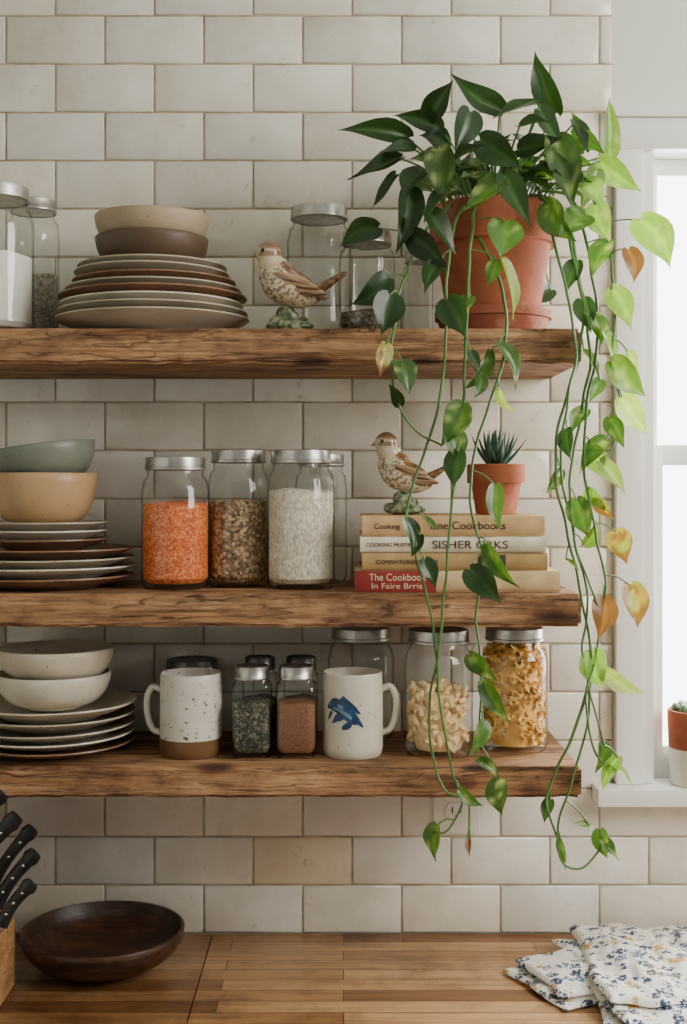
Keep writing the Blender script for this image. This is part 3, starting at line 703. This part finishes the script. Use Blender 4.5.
vines_px=[
 [(468,200,-.2),(455,225,-.25),(447,280,-.28),(446,330),(440,400),(424,455),(408,510),(416,560),(432,620),(440,700),(455,780),(468,800),(470,842)],
 [(480,200,-.2),(472,225,-.26),(468,300),(464,370),(462,430),(452,500),(448,560),(440,640),(430,700),(431,750),(445,790),(462,800),(448,830),(433,832)],
 [(455,200,-.2),(420,240,-.24),(398,300,-.28),(392,360),(398,405),(418,432),(440,445)],
 [(460,205,-.2),(500,280,-.25),(505,340,-.28),(498,380),(478,440),(470,500),(482,560),(476,620),(482,680),(478,740)],
 [(535,195,-.2),(560,205,-.22),(572,250,-.26),(584,320,-.28),(572,380),(557,430),(556,480),(566,530),(580,590),(590,650),(588,720),(572,780),(558,830),(562,862),(582,868),(600,848)],
 [(540,190,-.2),(572,200,-.2),(590,260,-.24),(598,330,-.27),(588,400),(584,470),(596,530),(606,590),(596,650),(586,700),(594,748),(612,770)],
 [(530,195,-.2),(565,215,-.24),(580,280,-.27),(590,350),(580,420),(570,480),(575,540),(588,600),(582,650),(590,690),(604,745)],
 [(545,190,-.18),(585,190,-.2),(607,240,-.22),(615,300,-.26),(612,360),(620,400),(615,440),(598,470)],
 [(540,190,-.2),(552,230,-.25),(568,300,-.28),(576,350),(566,410),(560,460),(570,520),(584,570),(600,610)],
 [(588,690),(570,740),(548,790),(550,815),(556,835)],
]
samples=[]
for vp in vines_px:
    P=[V(p[0],p[1],p[2] if len(p)>2 else YV+rl.uniform(-.006,.006)) for p in vp]
    P=smoothpts(P,8); P=[p+Vector((noise.noise(p*25)*.003,0,0)) for p in P]
    samples+=P
    MB().add(tube(P,[.0023-.0009*i/len(P) for i in range(len(P))],8),M=Matrix.Translation(-PC),col=(.08,.19,.035)).obj('vine',M['stem'],parent=plant)
def petiole(a,b,sag=.012,r=.0011,up=0):
    mid=(a+b)/2+Vector((0,0,-sag+up))
    pet.add(tube(smoothpts([a,mid,b],5),r,5),col=(.10,.21,.045))
# hanging leaves: bx,by,tx,ty,width,tone,depth
HL=[(505,222,500,256,1.15,1,-.27),(378,228,341,246,.75,0,-.25),(388,278,352,302,.75,0,-.27),(390,295,384,333,1.05,0,-.29),(447,300,462,336,1.05,0,-.30),(470,298,455,320,.9,1,-.29),
(502,262,516,318,.42,5,-.28),(496,262,486,285,.8,1,-.27),(640,220,668,268,.8,2,-.25),(628,250,634,282,.7,4,-.27),(612,290,628,328,.75,2,-.27),(602,330,622,364,.85,2,-.28),
(612,362,648,396,.75,2,-.29),(622,398,650,434,.75,5,-.29),(608,242,590,275,.8,1,-.26),(596,205,612,240,.8,2,-.24),(590,315,604,345,.8,1,-.28),(584,352,604,378,.7,2,-.28),
(610,418,622,448,.8,1,-.29),(567,430,568,458,.75,0,-.29),(600,380,592,400,.7,1,-.29),(386,345,384,378,.75,3,-.29),(402,362,412,392,1.0,1,-.29),(498,345,522,384,.55,1,-.29),
(488,352,466,392,.5,1,-.29),(480,375,474,398,.6,1,-.29),(470,352,482,368,.7,0,-.3),(462,405,440,445,.75,1,-.29),(450,430,462,462,.9,1,-.29),(458,452,452,488,.85,0,-.30),(498,390,514,412,.45,5,-.29),
(496,486,500,530,.5,1,-.29),(470,570,498,604,.8,0,-.30),(488,545,518,590,.42,1,-.29),(406,520,418,552,.7,0,-.29),(424,518,440,530,.6,1,-.29),(420,535,410,556,.7,0,-.29),(425,560,436,588,.7,0,-.29),
(592,448,606,480,.8,2,-.28),(600,462,628,492,.55,5,-.29),(576,500,588,538,.8,1,-.29),(588,490,604,512,.7,2,-.28),(584,545,598,520,.7,2,-.28),(616,532,626,564,.95,3,-.28),(630,585,638,628,.75,3,-.28),(603,598,598,638,.8,4,-.28),
(592,652,604,690,.9,2,-.28),(605,672,646,692,.5,5,-.28),(470,655,492,684,.8,1,-.29),(484,682,510,724,.48,1,-.29),(484,722,474,756,.7,1,-.29),(478,760,500,780,.5,1,-.29),(498,780,502,816,.8,1,-.29),
(437,825,434,862,.85,1,-.29),(468,838,470,856,.45,4,-.29),(602,742,598,774,.75,1,-.28),(610,765,638,782,.6,2,-.28),(618,758,604,792,.5,2,-.28),(600,830,606,860,.75,1,-.28),(590,826,574,822,.6,2,-.28),(602,838,620,858,.6,1,-.28),(550,800,544,822,.7,1,-.28),(560,840,562,870,.4,1,-.28),
(400,405,388,385,.7,0,-.29),(440,262,424,290,.7,0,-.28),(582,300,590,330,.8,0,-.27),(576,262,566,290,.7,0,-.26),(628,352,640,372,.7,5,-.28),(566,560,580,570,.5,2,-.28),(460,790,484,806,.55,1,-.29),(605,440,580,470,.6,1,-.28),
(596,500,612,520,.7,3,-.28),(560,470,548,494,.6,1,-.28),(586,410,572,432,.7,1,-.28)]
for bx,by,tx,ty,w,t,yy in HL:
    b=W(bx,by,yy); tp=W(tx,ty,yy-.012+rl.uniform(-.008,.008))
    leaf(b,tp,w,t)
    nb=min(samples,key=lambda q:(q-b-Vector((0,0,.018))).length)
    petiole(nb,b,-.004)
# crown leaves
CL=[(556,112,534,50,.5,0,-.18),(428,118,452,80,.72,0,-.2),(500,110,457,70,.55,0,-.18),(540,104,493,112,.5,0,-.2),(408,138,347,127,.42,0,-.2),(400,158,349,168,.48,0,-.22),(440,128,396,114,.55,0,-.2),
(470,112,462,150,.9,0,-.24),(572,135,606,152,.6,1,-.2),(608,155,616,98,.55,2,-.2),(600,162,640,190,.65,2,-.22),(556,140,576,205,.55,1,-.24),(505,176,532,222,.55,0,-.26),(500,180,462,206,.75,1,-.26),(437,150,440,198,.6,1,-.26),
(396,175,368,205,.5,0,-.24),(410,190,400,245,.5,0,-.26),(428,212,462,246,.8,0,-.28),(520,150,560,135,.7,0,-.22),(480,140,520,168,.8,0,-.26),(455,160,478,140,.8,0,-.26),(545,160,590,175,.6,1,-.24),(415,150,380,150,.5,0,-.22),
(575,122,590,150,.7,0,-.2),(580,180,604,205,.8,2,-.24),(450,190,420,215,.7,0,-.28),(540,110,566,140,.7,0,-.22),(585,150,570,112,.6,1,-.15),(520,125,548,118,.6,0,-.24),(412,235,446,268,.65,0,-.27),(424,170,404,196,.7,0,-.25),
(550,290,520,300,.5,0,-.1),(548,205,575,240,.6,1,-.25),(585,215,560,232,.7,1,-.25),(596,170,586,210,.8,2,-.24)]
for i in range(44):
    a=rl.uniform(-1.4,1.5); q=rl.uniform(15,66); bx=503+math.sin(a)*q*1.25; by=190-math.cos(a)*q*.85
    L=rl.uniform(26,42); a2=a+rl.uniform(-1.0,1.0)
    ty=by-math.cos(a2)*L*.6+rl.uniform(0,16)
    CL.append((bx,by,bx+math.sin(a2)*L,min(ty,215),rl.uniform(.5,.85),rl.choice([0,0,1]) if bx<530 else rl.choice([0,1,1,2]),rl.uniform(-.26,-.06)))  # crown leaves on the right get paler tones, backlight put into their colour
for bx,by,tx,ty,w,t,yy in CL:
    b=W(bx,by,yy); tp=W(tx,ty,yy-.02+rl.uniform(-.03,.015))
    leaf(b,tp,w,t)
    a=PC+Vector((max(-.06,min(.06,(b.x-PC.x)*.35)),rl.uniform(-.05,.03),Hp-.016))
    petiole(a,b,0,.0015,up=.02 if b.z>a.z else .05)
fol.v=[v-PC for v in fol.v]; pet.v=[v-PC for v in pet.v]
f=fol.obj('foliage',M['leaf'],parent=plant,ang=80); f['kind']='stuff'
p=pet.obj('leaf_stems',M['stem'],parent=plant); p['kind']='stuff'
# ---------------------------------------------------------------- sill pot
y=-.012; s=F/(y+CD); r=root('potted_succulent','two-tone white and terracotta pot on the window sill','plant',(XP(697,y),y,SILLZ+.0002))
R=29/s; H=.115
MB().add(lathe([(0,0),(R*.86,0),(R*.9,.003),(R*.96,H*.5)],48)).obj('glazed_base',M['plasticw'],parent=r)
MB().add(lathe([(R*.96,H*.5),(R,H*.97),(R*.97,H),(R*.9,H),(R*.88,H*.9),(0,H*.9)],48)).obj('pot',M['terra'],parent=r,ang=50)
mb=MB()
for i in range(20):
    a=i*2.4; q=R*.8*math.sqrt(i/20); mb.add(ico((q*math.cos(a),q*math.sin(a),H+.002),(.007,.007,.009),2),col=(.12,.2,.1))
mb.obj('rosette',M['agave'],parent=r)
# outlet
r=root('wall_outlet','white electrical outlet plate with dark slots','outlet',(XP(456,0),-.0008,1.135))
MB().add(box(-.036,.036,-.006,0,-.058,.058,.002)).obj('cover_plate',M['plasticw'],parent=r)
for zz in (-.022,.022):
    k=MB().add(prism([(.017*math.cos(a)*1,zz+max(-.0135,min(.0135,.017*math.sin(a)))) for a in [i*math.pi/12 for i in range(24)]],-.0085,-.005)).obj('socket',M['plasticw'],parent=r)
    MB().add(box(-.0075,-.0055,-.0092,-.008,zz-.003,zz+.007)).add(box(.0055,.0075,-.0092,-.008,zz-.003,zz+.006)).add(box(-.002,.002,-.0092,-.008,zz-.010,zz-.006)).obj('slot',M['darkslot'],parent=k)
# ---------------------------------------------------------------- counter objects
o=bowl(XP(103,-.13),-.13,ZT,.118,.056,'bowlwood','wide dark turned wooden bowl on the worktop',foot=.45,name='wooden_bowl',th=.007,sh=.85)
r=root('knife_block','light wooden knife block on the worktop','knife block',(-.53,-.25,ZT))
MB().add(prism([(-.12,0),(.071,0),(.071,.098),(-.055,.224),(-.12,.17)],-.05,.05,.003)).obj('block',M['block'],parent=r)
alg=Vector((-.707,0,.707))
kn=[(.008,-.030,.070,.95,.66),(.030,.0,.090,1.0,.66),(.052,.03,.100,.95,.64),(.082,-.028,.118,1.05,.68),(.112,.004,.118,1.05,.62),(.135,.03,.11,.95,.6)]
for i,(u,yy,L,w,an) in enumerate(kn):
    p=Vector((-.53+.071,-.25+yy,ZT+.0985))+alg*u
    rr=root('kitchen_knife','black-handled kitchen knife with steel rivets in the block','knife',p,'kitchen knives in the block')
    rr.rotation_euler=(0,an,0)
    P=[];RR=[]; st=.012
    for j in range(12):
        t=j/11; P.append(Vector((-.004*math.sin(t*3),0,st+L*t))); RR.append(w*(.0112-.0025*math.sin(t*math.pi)+(.0018 if t>.85 else 0))*(1 if t<.97 else .75))
    MB().add(tube(P,RR,14,.62,up=(0,1,0))).obj('handle',M['black'],parent=rr)
    MB().add(box(-.008*w,.008*w,-.0042,.0042,.003,st+.003,.001)).obj('bolster',M['steel'],parent=rr)
    MB().add(box(-.007,.007,-.0009,.0009,-.06,.004)).obj('blade',M['steel'],parent=rr)
    for q in (.25,.5,.75): MB().add(ico((-.004*math.sin(q*3),-.0054*w,st+L*q),(.0022,.0012,.0022),2)).obj('rivet',M['steel'],parent=rr)
# plate on counter
o=plate(.575,-.065,ZT,.062,'whitep','small white plate on the worktop beside the towel','worktop crockery',.014)
# towel
def layer(mb,cx,cy,a,b,rot,z0,th,amp,seed):
    nx,ny=50,50; vs=[];fs=[]
    R_=Matrix.Rotation(rot,2)
    def hgt(u,v):
        n_=noise.noise(Vector((u*1.6+v*.8,v*.7,seed)))*1.2+.55*abs(noise.noise(Vector((u*4+v*1.5,v*1.1,seed+7))))+.25*noise.noise(Vector((u*8,v*5,seed)))
        return amp*(n_+.6)
    for side in (0,1):
        for i in range(nx+1):
            for j in range(ny+1):
                u=i/nx*2-1; v=j/ny*2-1
                ex=noise.noise(Vector((v*1.5,seed,1)))*.14; ey=noise.noise(Vector((u*1.5,seed,5)))*.14
                e=max(abs(u),abs(v)); edge=math.sqrt(max(0,1-max(0,(e-.9)/.1)**2))
                q=R_@Vector((u*a/2*(1+ex),v*b/2*(1+ey)))
                hh=max(0,hgt(u,v))*(1-.55*e**3)
                zz=z0+hh+th/2+(th/2*edge)*(1 if side==0 else -1)
                vs.append((cx+q.x,cy+q.y,max(zz,ZT+.0006)))
    N=(nx+1)*(ny+1)
    for i in range(nx):
        for j in range(ny):
            k=i*(ny+1)+j; fs.append([k,k+1,k+ny+2,k+ny+1]); fs.append([N+k,N+k+ny+1,N+k+ny+2,N+k+1])
    mb.add((vs,fs))
mb=MB()
layer(mb,.335,-.19,.165,.15,.45,ZT,.008,.005,1)
layer(mb,.342,-.185,.155,.14,.35,ZT+.009,.009,.008,2)
layer(mb,.435,-.215,.20,.31,.02,ZT+.002,.009,.006,3)
layer(mb,.435,-.22,.20,.30,.10,ZT+.012,.010,.011,4)
layer(mb,.436,-.20,.19,.27,-.02,ZT+.022,.011,.015,5)
o=mb.obj('kitchen_towel',M['towel'],ang=80); tag(o,'white floral printed towel folded on the worktop','towel')
# ---------------------------------------------------------------- lights, world, camera
def area(name,loc,tgt,sx,sy,e,col):
    l=bpy.data.lights.new(name,'AREA'); l.shape='RECTANGLE'; l.size=sx; l.size_y=sy; l.energy=e; l.color=col
    o=bpy.data.objects.new(name,l); COL.objects.link(o); o.location=loc
    o.rotation_euler=(Vector(tgt)-Vector(loc)).to_track_quat('-Z','Y').to_euler(); return o
area('window_daylight',(.95,.45,1.75),(.3,-.6,1.3),.9,1.1,42,(1,.985,.95))
area('side_key_light',(1.6,-1.1,2.15),(.1,0,1.45),.85,1.0,37,(1,.95,.88))  # added, unseen key lamp at right front; there is no side window
w=bpy.data.worlds.new('World'); bpy.context.scene.world=w; w.use_nodes=True; t=w.node_tree
bg=t.nodes['Background']; g=t.nodes.new('ShaderNodeTexCoord'); sp=t.nodes.new('ShaderNodeSeparateXYZ'); t.links.new(g.outputs['Generated'],sp.inputs[0])
rp=ramp(t,sp.outputs[1],[(.0,(.032,.030,.0275)),(.15,(1,1,1))]); t.links.new(rp,bg.inputs[0]); bg.inputs[1].default_value=8.0
cam=bpy.data.cameras.new('Camera'); co=bpy.data.objects.new('Camera',cam); COL.objects.link(co)
co.location=(0,-CD,ZC); co.rotation_euler=(math.pi/2,0,0); cam.sensor_fit='VERTICAL'; cam.sensor_height=36; cam.lens=36*F/1024; cam.shift_y=-27/1024; cam.clip_start=.05
bpy.context.scene.camera=co
